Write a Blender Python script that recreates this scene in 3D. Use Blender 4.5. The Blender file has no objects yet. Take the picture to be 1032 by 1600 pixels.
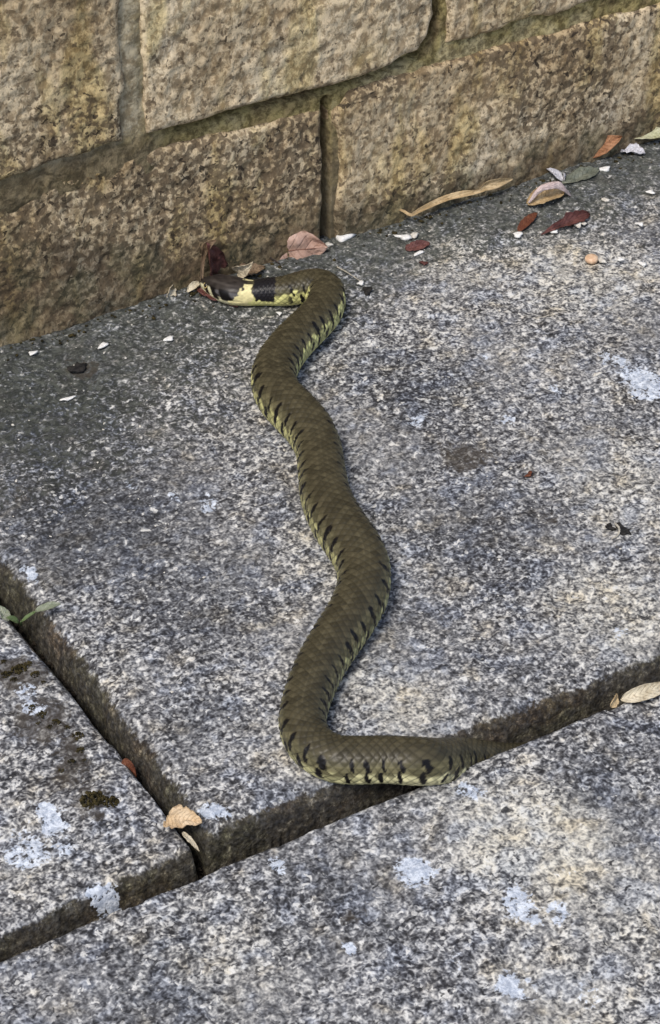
import bpy, bmesh, math, random
import numpy as np
from mathutils import Vector, Matrix

random.seed(7)
rng = np.random.default_rng(11)
scene = bpy.context.scene
COL = scene.collection

# ------------------------------------------------------------------ camera
# x runs along the wall, y towards the wall (wall face at y = 0), z is up; metres
FOC, HOR, VPX = 3430.0, 2700.0, 7250.0          # solved from the vanishing lines of the slabs and the wall courses
def _n(v): return v / np.linalg.norm(v)
AX = _n(np.array([VPX, HOR, FOC]))
AZ = _n(np.array([0, FOC * FOC / HOR, -FOC]))
AY = np.cross(AX, AZ)                            # (right, up, forward) is a left-handed frame
def ray(px, py):
    d = np.array([px - 516, 800 - py, FOC])
    return np.array([d @ AX, d @ AY, d @ AZ])
CAM = -ray(516, 375) * 1.05 / FOC
def gp(px, py, z=0.0):                            # point at height z seen at a photo pixel
    d = ray(px, py)
    return CAM + d * ((z - CAM[2]) / d[2])
def wp(px, py, y=0.0):                            # point on the plane of the wall
    d = ray(px, py)
    return CAM + d * ((y - CAM[1]) / d[1])
cam_data = bpy.data.cameras.new('camera')
cam = bpy.data.objects.new('camera', cam_data)
COL.objects.link(cam)
cam_data.sensor_fit = 'VERTICAL'
cam_data.sensor_height = 36.0
cam_data.sensor_width = 36.0 * 1032 / 1600
cam_data.lens = 36.0 * FOC / 1600.0
cam_data.clip_start = 0.02
cam_data.clip_end = 400.0
R = Matrix(((AX[0], AX[1], -AX[2]), (AY[0], AY[1], -AY[2]), (AZ[0], AZ[1], -AZ[2])))
cam.matrix_world = Matrix.Translation(Vector(CAM)) @ R.to_4x4()
scene.camera = cam

# ------------------------------------------------------------------ daylight
SUN_EL, SUN_AZ = math.radians(56), math.atan2(-0.85, -0.50)
world = bpy.data.worlds.new('World')
scene.world = world
world.use_nodes = True
wn = world.node_tree
for nd in list(wn.nodes): wn.nodes.remove(nd)
wo = wn.nodes.new('ShaderNodeOutputWorld'); wb = wn.nodes.new('ShaderNodeBackground')
sky = wn.nodes.new('ShaderNodeTexSky')
sky.sky_type = 'NISHITA'; sky.sun_disc = False
sky.sun_elevation = SUN_EL; sky.sun_rotation = SUN_AZ
sky.air_density = 1.0; sky.dust_density = 2.5; sky.ozone_density = 1.0
wn.links.new(sky.outputs[0], wb.inputs[0]); wb.inputs[1].default_value = 0.12
wn.links.new(wb.outputs[0], wo.inputs[0])
sl = bpy.data.lights.new('sun', 'SUN'); so = bpy.data.objects.new('sun', sl); COL.objects.link(so)
sl.energy = 1.9; sl.angle = math.radians(16); sl.color = (1.0, 0.945, 0.87)
sdir = Vector((math.sin(SUN_AZ) * math.cos(SUN_EL), math.cos(SUN_AZ) * math.cos(SUN_EL), math.sin(SUN_EL)))
so.rotation_euler = sdir.to_track_quat('Z', 'Y').to_euler()
so.location = (-1, -1, 2)
scene.view_settings.view_transform = 'Standard'
scene.view_settings.look = 'None'
scene.view_settings.exposure = 0.35
scene.view_settings.gamma = 1.0
scene.view_settings.use_curve_mapping = False

# ------------------------------------------------------------------ noise in numpy
def _hash(ix, iy, seed):
    h = (ix.astype(np.int64) * 374761393 + iy.astype(np.int64) * 668265263 + seed * 2147483647) & 0xFFFFFFFF
    h = ((h ^ (h >> 13)) * 1274126177) & 0xFFFFFFFF
    h = h ^ (h >> 16)
    return (h & 0xFFFFFF) / float(0xFFFFFF)
def vnoise(x, y, seed=0):
    x = np.asarray(x, float); y = np.asarray(y, float)
    ix = np.floor(x); iy = np.floor(y); fx = x - ix; fy = y - iy
    fx = fx * fx * fx * (fx * (fx * 6 - 15) + 10); fy = fy * fy * fy * (fy * (fy * 6 - 15) + 10)
    a = _hash(ix, iy, seed); b = _hash(ix + 1, iy, seed); c = _hash(ix, iy + 1, seed); d = _hash(ix + 1, iy + 1, seed)
    return (a * (1 - fx) + b * fx) * (1 - fy) + (c * (1 - fx) + d * fx) * fy
def fbm(x, y, seed=0, octv=4, gain=0.5):
    t = 0.0; amp = 1.0; s = 0.0; f = 1.0
    for k in range(octv):
        t = t + amp * (vnoise(x * f + 17.3 * k, y * f - 9.1 * k, seed + k) - 0.5); s += amp
        amp *= gain; f *= 2.03
    return t / s * 2
def sstep(a, b, x):
    t = np.clip((x - a) / (b - a), 0, 1)
    return t * t * (3 - 2 * t)

# ------------------------------------------------------------------ object helpers
def mesh_np(name, co, faces, mat, parent=None, smooth=True, attrs=None, colors=None):
    me = bpy.data.meshes.new(name)
    co = np.asarray(co, np.float32); faces = np.asarray(faces, np.int32)
    nf, k = faces.shape
    me.vertices.add(len(co)); me.vertices.foreach_set('co', co.ravel())
    me.loops.add(nf * k); me.loops.foreach_set('vertex_index', faces.ravel())
    me.polygons.add(nf)
    me.polygons.foreach_set('loop_start', np.arange(0, nf * k, k, dtype=np.int32))
    me.polygons.foreach_set('use_smooth', np.full(nf, smooth))
    me.update(calc_edges=True)
    for an, av in (attrs or {}).items():
        at = me.attributes.new(an, 'FLOAT', 'POINT'); at.data.foreach_set('value', np.asarray(av, np.float32).ravel())
    if colors is not None:
        at = me.attributes.new('pigment', 'FLOAT_COLOR', 'POINT')
        at.data.foreach_set('color', np.asarray(colors, np.float32).ravel())
    me.materials.append(mat)
    o = bpy.data.objects.new(name, me); COL.objects.link(o)
    if parent: o.parent = parent
    return o
def bm_obj(name, bm, mat, parent=None, smooth=True):
    me = bpy.data.meshes.new(name); bm.to_mesh(me); bm.free()
    for p in me.polygons: p.use_smooth = smooth
    me.materials.append(mat)
    o = bpy.data.objects.new(name, me); COL.objects.link(o)
    if parent: o.parent = parent
    return o
def tag(o, label=None, cat=None, group=None, kind=None):
    if label: o['label'] = label
    if cat: o['category'] = cat
    if group: o['group'] = group
    if kind: o['kind'] = kind
    return o
def empty(name, loc):
    o = bpy.data.objects.new(name, None); COL.objects.link(o); o.location = loc
    o.empty_display_size = 0.02
    return o
def grid_faces(nr, nc, wrap=False):
    r = np.arange(nr - 1)[:, None]; c = np.arange(nc if wrap else nc - 1)[None, :]
    c1 = (c + 1) % nc
    a = r * nc + c; b = r * nc + c1; d = (r + 1) * nc + c; e = (r + 1) * nc + c1
    return np.stack([np.broadcast_to(a, (nr - 1, c.shape[1])), b + 0 * a, e + 0 * a, d + 0 * a], -1).reshape(-1, 4)

# ------------------------------------------------------------------ node helpers
class Mat:
    def __init__(s, name):
        s.m = bpy.data.materials.new(name); s.m.use_nodes = True
        s.t = s.m.node_tree
        s.b = next(n for n in s.t.nodes if n.type == 'BSDF_PRINCIPLED')
        s.tc = s.t.nodes.new('ShaderNodeTexCoord')
        s.pos = s.tc.outputs['Object']
    def new(s, typ, **kw):
        n = s.t.nodes.new('ShaderNode' + typ)
        for k, v in kw.items(): setattr(n, k, v)
        return n
    def put(s, sock, v):
        if hasattr(v, 'is_linked') or isinstance(v, bpy.types.NodeSocket): s.t.links.new(v, sock)
        else: sock.default_value = v
    def noise(s, scale, detail=2.0, rough=0.5, dist=0.0, vec=None, stretch=None):
        n = s.new('TexNoise'); v = vec or s.pos
        if stretch:
            mp = s.new('Mapping'); mp.inputs['Scale'].default_value = stretch
            s.t.links.new(v, mp.inputs[0]); v = mp.outputs[0]
        s.t.links.new(v, n.inputs['Vector'])
        n.inputs['Scale'].default_value = scale; n.inputs['Detail'].default_value = detail
        n.inputs['Roughness'].default_value = rough; n.inputs['Distortion'].default_value = dist
        return n.outputs[0]
    def voro(s, scale, out='Distance', feature='F1', rand=1.0):
        n = s.new('TexVoronoi', feature=feature); s.t.links.new(s.pos, n.inputs['Vector'])
        n.inputs['Scale'].default_value = scale; n.inputs['Randomness'].default_value = rand
        return n.outputs[out]
    def attr(s, name, out='Fac'):
        n = s.new('Attribute'); n.attribute_name = name
        return n.outputs[out]
    def ss(s, v, a, b, lo=0.0, hi=1.0):
        n = s.new('MapRange', interpolation_type='SMOOTHSTEP'); s.put(n.inputs[0], v)
        for i, q in enumerate((a, b, lo, hi)): s.put(n.inputs[1 + i], q)
        return n.outputs[0]
    def math(s, op, a, b=0.0, c=None):
        n = s.new('Math', operation=op); s.put(n.inputs[0], a); s.put(n.inputs[1], b)
        if c is not None: s.put(n.inputs[2], c)
        return n.outputs[0]
    def mix(s, f, a, b, mode='MIX'):
        n = s.new('Mix', data_type='RGBA', blend_type=mode)
        s.put(n.inputs[0], f)
        for sock, v in ((n.inputs[6], a), (n.inputs[7], b)):
            if isinstance(v, tuple) and len(v) == 3: v = (*v, 1.0)
            s.put(sock, v)
        return n.outputs[2]
    def ramp(s, v, stops, interp='LINEAR'):
        n = s.new('ValToRGB'); cr = n.color_ramp; cr.interpolation = interp
        while len(cr.elements) < len(stops): cr.elements.new(0.5)
        for e, (p, c) in zip(cr.elements, stops): e.position = p; e.color = (*c, 1.0)
        s.put(n.inputs[0], v)
        return n.outputs[0]
    def bump(s, h, strength=0.5, dist=0.001, prev=None):
        n = s.new('Bump'); n.inputs['Strength'].default_value = strength; n.inputs['Distance'].default_value = dist
        s.put(n.inputs['Height'], h)
        if prev is not None: s.t.links.new(prev, n.inputs['Normal'])
        return n.outputs[0]
    def out(s, color, rough=0.9, normal=None, spec=0.3):
        s.put(s.b.inputs['Base Color'], color if not (isinstance(color, tuple) and len(color) == 3) else (*color, 1.0))
        s.put(s.b.inputs['Roughness'], rough); s.put(s.b.inputs['Specular IOR Level'], spec)
        if normal is not None: s.t.links.new(normal, s.b.inputs['Normal'])
        return s.m

# ------------------------------------------------------------------ materials
def slab_material():
    m = Mat('weathered_concrete')
    a = m.noise(500, 1.5, 0.6, 0.4)                        # grit
    b = m.noise(280, 2.0, 0.6, 0.5)
    c0 = m.noise(1000, 1.0, 0.5, 0.2)
    s = m.math('ADD', m.math('ADD', m.math('MULTIPLY', a, 0.46), m.math('MULTIPLY', b, 0.34)), m.math('MULTIPLY', c0, 0.20))
    patch = m.math('ADD', m.math('MULTIPLY', m.noise(34, 3.0, 0.65, 0.8), 0.6), m.math('MULTIPLY', m.noise(7, 2.0, 0.5), 0.4))
    s = m.math('ADD', s, m.math('MULTIPLY', m.math('SUBTRACT', patch, 0.5), 0.22))
    worn = m.ss(m.noise(17, 4, 0.65, 0.6), 0.38, 0.66)                 # worn areas where the grit is blurred by grime
    s = m.math('ADD', 0.503, m.math('MULTIPLY', m.math('SUBTRACT', s, 0.5), m.math('SUBTRACT', 0.98, m.math('MULTIPLY', worn, 0.40))))
    damp = m.attr('damp')
    sw = m.math('SUBTRACT', s, m.math('MULTIPLY', damp, 0.03))
    sw = m.math('ADD', sw, m.math('MULTIPLY', m.math('SUBTRACT', m.attr('lit_bleach'), m.attr('soil')), 0.055))  # painted-in brightness lifts the grit tone, the dark patches lower it
    col = m.ramp(sw, [(0.375, (0.026, 0.026, 0.028)), (0.435, (0.068, 0.068, 0.072)), (0.492, (0.165, 0.166, 0.171)),
                      (0.543, (0.345, 0.343, 0.337)), (0.615, (0.66, 0.65, 0.615))])
    hue = m.noise(60, 3.0, 0.65)
    warm = m.ss(hue, 0.53, 0.68)
    col = m.mix(m.math('MULTIPLY', warm, 0.5), col, m.mix(1.0, col, (1.02, 0.90, 0.68), 'MULTIPLY'))
    cool = m.ss(hue, 0.50, 0.36)
    col = m.mix(m.math('MULTIPLY', cool, 0.7), col, m.mix(1.0, col, (0.84, 0.91, 1.06), 'MULTIPLY'))
    col = m.mix(m.math('MULTIPLY', m.attr('lit_bleach'), 0.9), col, m.mix(1.0, col, (1.05, 1.01, 0.90), 'MULTIPLY'))  # warm tint of the painted light, multiplied into the slab colour
    col = m.mix(m.math('MULTIPLY', m.attr('soil'), 0.9), col, m.mix(1.0, col, (0.93, 0.97, 1.02), 'MULTIPLY'))  # slight cool tint on the darker patches
    # scattered pale and black bits of aggregate, soft edged
    col = m.mix(m.math('MULTIPLY', m.ss(m.noise(280, 2, 0.6, 0.5), 0.655, 0.70), 0.8), col, (0.70, 0.69, 0.65))
    col = m.mix(m.math('MULTIPLY', m.ss(m.noise(240, 2, 0.6, 0.5, stretch=(1, 1.2, 1.7)), 0.345, 0.30), 0.8), col, (0.020, 0.020, 0.022))
    for sc_, off_, lo_, colr, k_ in ((430, 0.0, 0.80, (0.72, 0.71, 0.67), 0.62), (390, 3.7, 0.84, (0.020, 0.020, 0.022), 0.70)):
        mp = m.new('Mapping'); mp.inputs['Location'].default_value = (off_, off_ * 0.3, 0.0); m.put(mp.inputs[0], m.pos)
        wv = m.new('VectorMath', operation='ADD'); m.put(wv.inputs[0], mp.outputs[0])
        nz = m.new('TexNoise'); m.put(nz.inputs['Vector'], m.pos); nz.inputs['Scale'].default_value = 500
        vs = m.new('VectorMath', operation='SCALE'); m.put(vs.inputs[0], nz.outputs[1]); vs.inputs['Scale'].default_value = 0.0016
        m.put(wv.inputs[1], vs.outputs[0])
        vo = m.new('TexVoronoi'); m.put(vo.inputs['Vector'], wv.outputs[0]); vo.inputs['Scale'].default_value = sc_
        se = m.new('SeparateColor'); m.put(se.inputs[0], vo.outputs['Color'])
        pick = m.math('GREATER_THAN', m.math('SUBTRACT', se.outputs[0], m.math('MULTIPLY', worn, 0.0)), lo_)
        rad = m.math('MULTIPLY_ADD', se.outputs[1], 0.30, 0.12)
        dot = m.math('MULTIPLY', pick, m.ss(m.math('SUBTRACT', vo.outputs['Distance'], rad), 0.06, -0.04))
        col = m.mix(m.math('MULTIPLY', dot, m.math('SUBTRACT', k_, m.math('MULTIPLY', worn, 0.35))), col, colr)
    # algae film by the wall
    alg = m.ss(m.math('ADD', m.math('ADD', damp, m.math('MULTIPLY', m.math('SUBTRACT', m.noise(90, 5, 0.8), 0.5), 1.6)), m.math('MULTIPLY', m.math('SUBTRACT', 0.5, s), 2.2)), 0.30, 1.05)
    algc = m.mix(m.ss(m.noise(240, 3, 0.7, 1.0), 0.42, 0.62), (0.036, 0.040, 0.034), (0.095, 0.102, 0.086))
    col = m.mix(m.math('MULTIPLY', alg, 0.80), col, algc)
    # brown stains
    st = m.ss(m.math('ADD', m.attr('stain'), m.math('MULTIPLY', m.math('SUBTRACT', m.noise(300, 3, 0.75), 0.5), 2.0)), 0.45, 0.85)
    col = m.mix(m.math('MULTIPLY', st, 0.72), col, m.mix(m.noise(90, 2, 0.5), (0.030, 0.024, 0.019), (0.075, 0.062, 0.046)))
    # pale lichen crusts, broken up by the grit
    ln = m.math('ADD', m.math('MULTIPLY', m.math('SUBTRACT', m.noise(260, 4, 0.8, 1.0), 0.5), 1.5), m.math('MULTIPLY', m.math('SUBTRACT', s, 0.5), 1.9))
    li = m.ss(m.math('ADD', m.attr('lichen'), ln), 0.52, 0.74)
    licc = m.mix(m.ss(m.noise(420, 3, 0.7), 0.38, 0.62), (0.40, 0.46, 0.56), (0.74, 0.80, 0.88))
    col = m.mix(m.math('MULTIPLY', li, 0.80), col, licc)
    # soil and moss on the worn edges
    ed = m.ss(m.math('ADD', m.attr('edge'), m.math('MULTIPLY', m.math('SUBTRACT', m.noise(170, 5, 0.8), 0.5), 1.5)), 0.42, 0.72)
    ec = m.ramp(m.noise(300, 4, 0.8, 0.2), [(0.38, (0.012, 0.010, 0.007)), (0.50, (0.034, 0.028, 0.019)), (0.60, (0.080, 0.069, 0.048)), (0.70, (0.28, 0.25, 0.19))])
    green = m.ss(m.noise(30, 2, 0.5), 0.45, 0.62)
    ec = m.mix(m.math('MULTIPLY', green, 0.55), ec, m.mix(1.0, ec, (0.88, 0.98, 0.74), 'MULTIPLY'))
    ec = m.mix(m.math('MULTIPLY', m.ss(m.noise(40, 2, 0.5), 0.52, 0.62), 0.5), ec, m.mix(1.0, ec, (1.15, 0.86, 0.70), 'MULTIPLY'))
    ed = m.math('MULTIPLY', ed, m.math('SUBTRACT', 1.0, m.math('MULTIPLY', li, 0.9)))
    col = m.mix(m.math('MULTIPLY', ed, 0.92), col, ec)
    nb = m.bump(s, 0.9, 0.0012)
    nb = m.bump(m.noise(1100, 2, 0.6), 0.35, 0.0004, nb)
    return m.out(col, 0.92, nb, 0.25)

def stone_material():
    m = Mat('weathered_sandstone')
    big = m.noise(20, 3, 0.6)
    base = m.ramp(big, [(0.32, (0.49, 0.39, 0.25)), (0.46, (0.61, 0.50, 0.34)), (0.58, (0.69, 0.59, 0.425)), (0.72, (0.66, 0.59, 0.47))])
    fine = m.noise(270, 4, 0.75, 0.25, stretch=(1, 1, 0.8))
    base = m.mix(m.ss(fine, 0.40, 0.60), m.mix(1.0, base, (0.50, 0.46, 0.41), 'MULTIPLY'), m.mix(1.0, base, (1.14, 1.12, 1.08), 'MULTIPLY'))
    # yellow-green algae in broad vertical runs
    run = m.noise(26, 3, 0.6, 0.3, stretch=(1.7, 1, 0.55))
    base = m.mix(m.math('MULTIPLY', m.ss(run, 0.48, 0.66), 0.50), base, m.mix(1.0, base, (0.92, 0.88, 0.50), 'MULTIPLY'))
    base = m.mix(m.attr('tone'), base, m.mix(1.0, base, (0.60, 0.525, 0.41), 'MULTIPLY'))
    # brown-black lichen speckle, thicker on some stones
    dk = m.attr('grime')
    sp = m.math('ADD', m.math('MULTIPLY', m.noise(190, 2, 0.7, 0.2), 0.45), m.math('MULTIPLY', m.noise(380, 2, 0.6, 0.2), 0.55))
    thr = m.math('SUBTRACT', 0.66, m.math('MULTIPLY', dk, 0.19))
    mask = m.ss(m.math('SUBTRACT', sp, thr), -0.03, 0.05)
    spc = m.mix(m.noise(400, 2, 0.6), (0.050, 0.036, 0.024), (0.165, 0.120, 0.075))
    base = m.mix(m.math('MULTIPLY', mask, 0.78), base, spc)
    # crisp dark pits
    pit = m.ss(m.math('SUBTRACT', m.noise(260, 2, 0.6, 0.6), m.math('SUBTRACT', 0.74, m.math('MULTIPLY', dk, 0.14))), 0.0, 0.03)
    base = m.mix(m.math('MULTIPLY', pit, 0.85), base, (0.040, 0.030, 0.022))
    # film of soil splash and algae on the foot of the wall
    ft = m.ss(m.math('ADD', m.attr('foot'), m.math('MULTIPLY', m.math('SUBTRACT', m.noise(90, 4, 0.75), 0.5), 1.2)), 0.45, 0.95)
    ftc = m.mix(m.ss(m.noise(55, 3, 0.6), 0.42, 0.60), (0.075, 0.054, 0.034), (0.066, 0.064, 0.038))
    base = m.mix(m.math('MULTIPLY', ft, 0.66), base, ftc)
    nb = m.bump(m.math('SUBTRACT', fine, m.math('MULTIPLY', sp, 0.6)), 0.8, 0.0009)
    nb = m.bump(m.noise(900, 2, 0.6), 0.35, 0.0005, nb)
    return m.out(base, 0.95, nb, 0.15)

def mortar_material():
    m = Mat('mossy_lime_mortar')
    n1 = m.noise(34, 3, 0.6)
    c = m.ramp(n1, [(0.36, (0.24, 0.185, 0.10)), (0.50, (0.34, 0.285, 0.130)), (0.64, (0.43, 0.37, 0.22))])
    f = m.noise(280, 4, 0.75, 0.3)
    c = m.mix(m.ss(f, 0.38, 0.62), m.mix(1.0, c, (0.42, 0.40, 0.36), 'MULTIPLY'), m.mix(1.0, c, (1.2, 1.18, 1.12), 'MULTIPLY'))
    g = m.mix(m.ss(m.noise(210, 3, 0.75, 0.2), 0.38, 0.64), (0.24, 0.195, 0.125), (0.55, 0.48, 0.34))
    c = m.mix(m.math('MULTIPLY', m.attr('grey'), 0.9), c, g)
    c = m.mix(m.math('MULTIPLY', m.attr('brown'), 0.85), c, m.mix(m.ss(m.noise(170, 4, 0.75, 0.8), 0.40, 0.62), (0.085, 0.065, 0.040), (0.26, 0.205, 0.125)))
    c = m.mix(m.math('MULTIPLY', m.attr('foot'), 0.6), c, (0.085, 0.068, 0.042))
    return m.out(c, 0.95, m.bump(f, 0.8, 0.0012), 0.15)

def leaf_material(name, c1, c2, rough=0.6, scale=120, vein=0.5, back=None):
    m = Mat(name)
    c = m.mix(m.ss(m.noise(scale, 4, 0.7, 0.4), 0.38, 0.62), c1, c2)
    dark = m.mix(1.0, c, (0.40, 0.33, 0.28), 'MULTIPLY')
    al, ac = m.attr('along'), m.attr('across')
    w = m.math('FRACT', m.math('SUBTRACT', m.math('ADD', m.math('MULTIPLY', al, 9.0), m.math('MULTIPLY', m.noise(90, 2, 0.5), 0.8)), m.math('MULTIPLY', ac, 2.0)))
    line = m.math('MULTIPLY', m.ss(m.math('ABSOLUTE', m.math('SUBTRACT', w, 0.5)), 0.13, 0.03), m.ss(ac, 1.0, 0.5))
    c = m.mix(m.math('MULTIPLY', line, 0.15), c, dark)
    rim = m.ss(m.math('ADD', ac, m.math('MULTIPLY', m.math('SUBTRACT', m.noise(240, 3, 0.7), 0.5), 1.2)), 0.80, 1.10)
    c = m.mix(m.math('MULTIPLY', rim, 0.55), c, dark)
    c = m.mix(m.math('MULTIPLY', m.ss(m.noise(scale * 4, 3, 0.75), 0.56, 0.66), min(1, vein * 1.6)), c, dark)
    nb = m.bump(m.math('ADD', m.noise(scale * 5, 4, 0.7), m.math('MULTIPLY', line, 0.5)), 0.7, 0.0007)
    return m.out(c, rough, nb, 0.30)
def plain_material(name, c1, c2, rough=0.7, scale=300, spec=0.3):
    m = Mat(name)
    c = m.mix(m.ss(m.noise(scale, 3, 0.65), 0.38, 0.62), c1, c2)
    return m.out(c, rough, m.bump(m.noise(scale * 3, 2, 0.6), 0.4, 0.0004), spec)

M_SLAB = slab_material(); M_STONE = stone_material(); M_MORTAR = mortar_material()
M_SOIL = plain_material('dark_soil', (0.012, 0.010, 0.008), (0.045, 0.036, 0.026), 1.0, 260, 0.1)

# ------------------------------------------------------------------ blocks: slabs and wall stones as real relief
def poly_sdf(u, v, poly):
    P = np.array(poly, float); n = len(P)
    best = np.full(u.shape, 1e9); gx = np.zeros_like(u); gy = np.zeros_like(u)
    inside = np.full(u.shape, True)
    for i in range(n):
        a = P[i]; b = P[(i + 1) % n]; e = b - a
        t = np.clip(((u - a[0]) * e[0] + (v - a[1]) * e[1]) / (e @ e), 0, 1)
        dx = u - (a[0] + t * e[0]); dy = v - (a[1] + t * e[1])
        d = np.hypot(dx, dy)
        k = d < best
        best = np.where(k, d, best); gx = np.where(k, dx, gx); gy = np.where(k, dy, gy)
        inside &= (e[0] * (v - a[1]) - e[1] * (u - a[0])) >= 0        # counter-clockwise outline
    return np.where(inside, best, -best), gx, gy
def block(name, poly, mat, parent, to_world, res, depth, rnd, seed, wav=0.0018, corner=0.0, relief=None, attrs=None):
    P = np.array(poly); lo = P.min(0) - 2 * res; hi = P.max(0) + 2 * res
    nu = int((hi[0] - lo[0]) / res) + 1; nv = int((hi[1] - lo[1]) / res) + 1
    v, u = np.meshgrid(np.linspace(lo[1], hi[1], nv), np.linspace(lo[0], hi[0], nu), indexing='ij')
    sd, gx, gy = poly_sdf(u, v, poly)
    out = sd < 0
    d = np.hypot(gx, gy) + 1e-9
    uu = np.where(out, u - gx, u); vv = np.where(out, v - gy, v)       # outside points snap to the outline
    sdw = sd - wav * (1 + fbm(uu * 45, vv * 45, seed, 4, 0.6) + 0.22 * fbm(uu * 160, vv * 160, seed + 2, 2, 0.5)) - corner * sstep(0.6, 1.0, 0.5 + fbm(uu * 22, vv * 22, seed + 5, 3) * 0.9)
    q = np.clip(1 - sdw / rnd, 0, 1)
    h = -rnd * (1 - np.sqrt(np.clip(1 - q * q, 0, 1)))
    h = np.where(sdw < 0, -rnd + 4.5 * sdw, h)
    if relief is not None: h = h + relief(uu, vv) * sstep(-rnd * 0.2, rnd * 1.2, sdw)
    h = h + fbm(uu * 260, vv * 260, seed + 9, 3, 0.6) * 0.0007 * sstep(0, rnd, sdw)
    h = np.where(out, -depth, h)
    co = to_world(uu.ravel(), vv.ravel(), h.ravel())
    F = grid_faces(nv, nu)
    keep = (~(sd < -1.5 * res).ravel())[F].any(1)
    F = F[keep]
    used = np.zeros(len(co), bool); used[F.ravel()] = True
    idx = np.cumsum(used) - 1
    at = {k: f(uu, vv, sdw).ravel()[used] for k, f in (attrs or {}).items()}
    return mesh_np(name, co[used], idx[F], mat, parent, True, at)

# ---- ground and pavement
gs = 6.0
ground = mesh_np('ground', [(-gs * 30, -gs * 30, -0.042), (gs * 30, -gs * 30, -0.042), (gs * 30, gs * 30, -0.042), (-gs * 30, gs * 30, -0.042)],
                 [(0, 1, 2, 3)], M_SOIL, None, False)
tag(ground, 'dark soil bed under the paving slabs', kind='structure')
pavement = empty('pavement', (0, 0, 0))
tag(pavement, 'weathered grey concrete slab paving along the foot of the wall', kind='structure')

LICHEN = [(650, 1366, 36, 0.86), (805, 1541, 30, 0.88), (805, 1418, 42, 0.75), (880, 1425, 30, 0.62), (538, 1482, 16, 0.9), (160, 1394, 14, 0.9), (82, 1278, 30, 0.88),
          (52, 1325, 36, 0.72), (100, 1318, 28, 0.62), (1012, 600, 40, 0.80), (965, 565, 26, 0.65), (440, 1345, 24, 0.75), (745, 1243, 18, 0.75), (790, 1155, 22, 0.95),
          (48, 893, 18, 0.9), (30, 885, 16, 0.7), (338, 1272, 16, 0.95), (60, 1105, 26, 0.62), (320, 780, 26, 0.62), (275, 770, 16, 0.7), (210, 755, 14, 0.6),
          (655, 655, 18, 0.72), (800, 655, 14, 0.62), (870, 610, 18, 0.6), (755, 560, 16, 0.5), (975, 985, 26, 0.55), (930, 1560, 30, 0.5), (700, 1500, 26, 0.45), (50, 1080, 26, 0.6)]
STAIN = [(722, 715, 40, 0.95), (860, 815, 22, 0.65), (540, 1428, 20, 0.8), (125, 577, 34, 0.8), (30, 1050, 46, 1.1), (75, 1122, 52, 1.05), (118, 1178, 40, 1.0), (105, 1205, 34, 0.9), (150, 1250, 40, 0.8), (20, 770, 30, 0.6), (790, 450, 50, 0.5),
         (575, 1425, 26, 0.45), (110, 1190, 40, 0.55), (960, 860, 26, 0.5), (700, 960, 30, 0.45), (640, 880, 24, 0.5), (830, 745, 16, 0.6)]
LIT_BLEACH = [(840, 1320, 130, 1.0), (960, 1400, 110, 0.7), (960, 960, 110, 0.8), (620, 1100, 90, 0.7), (700, 400, 70, 0.6), (900, 420, 110, 0.6), (520, 860, 60, 0.4), (350, 1500, 120, 0.45), (980, 760, 120, 0.5), (880, 1560, 120, 0.5), (60, 1330, 70, 0.4)]  # weathered pale patches, with the brighter light at lower right painted in
DARK_SPOTS = [(130, 800, 150, 0.8), (300, 930, 120, 0.6), (700, 1330, 90, 0.0), (60, 640, 140, 1.0), (650, 600, 100, 0.5), (760, 830, 120, 0.35), (960, 1240, 80, 0.4), (520, 1420, 110, 0.25), (330, 1110, 70, 0.5), (250, 1560, 110, 0.4)]  # darker, slightly cooler patches, strongest at the left
def spot_field(spots, z):
    pts = [(gp(x, y, z), r * np.linalg.norm(gp(x, y, z) - CAM) / FOC, k) for x, y, r, k in spots]
    def f(u, v, sd):
        t = np.zeros_like(u)
        wx = fbm(u * 60, v * 60, 71, 3) * 0.006; wy = fbm(u * 60, v * 60, 72, 3) * 0.006
        for p, r, k in pts:
            q = np.hypot(u + wx - p[0], (v + wy - p[1]) * 0.8) / r
            t = np.maximum(t, k * (1 - sstep(0.35, 1.45, q)))
        return t
    return f
def damp_field(u, v, sd):
    reach = 0.058 + 0.034 * fbm(u * 9, v * 9, 33, 3) + 0.050 * sstep(-0.06, -0.20, u)
    return 1 - sstep(0.05, 2.0, -v / reach)
def slab_relief(seed, amp=0.0011):
    def f(u, v):
        return amp * fbm(u * 14, v * 14, seed, 3) + 0.0010 * fbm(u * 90, v * 90, seed + 3, 3, 0.6) + 0.0008 * np.minimum(0, fbm(u * 170, v * 170, seed + 6, 2))
    return f
def slab(poly, z, seed, res, rnd=0.007, wav=0.0012, corner=0.002, spots=True):
    tw = lambda u, v, h: np.stack([u, v, h + z], -1)
    at = {'edge': lambda u, v, sd: 1 - sstep(-0.001, rnd * 1.05, sd), 'damp': damp_field}
    if spots:
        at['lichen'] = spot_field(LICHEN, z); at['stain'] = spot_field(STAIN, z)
        at['lit_bleach'] = spot_field(LIT_BLEACH, z); at['soil'] = spot_field(DARK_SPOTS, z)  # painted light and weathering first, then the darker cool patches
    return block('slab', poly, M_SLAB, pavement, tw, res, 0.038, rnd, seed, wav, corner, slab_relief(seed), at)
Z_L, Z_F = -0.003, -0.001
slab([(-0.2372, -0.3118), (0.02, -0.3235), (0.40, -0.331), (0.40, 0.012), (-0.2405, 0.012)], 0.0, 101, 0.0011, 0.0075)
slab([(-0.60, -0.3160), (-0.2366, -0.3150), (-0.2424, -0.18), (-0.2432, 0.012), (-0.60, 0.012)], Z_L, 202, 0.0011, 0.0048)
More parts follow.
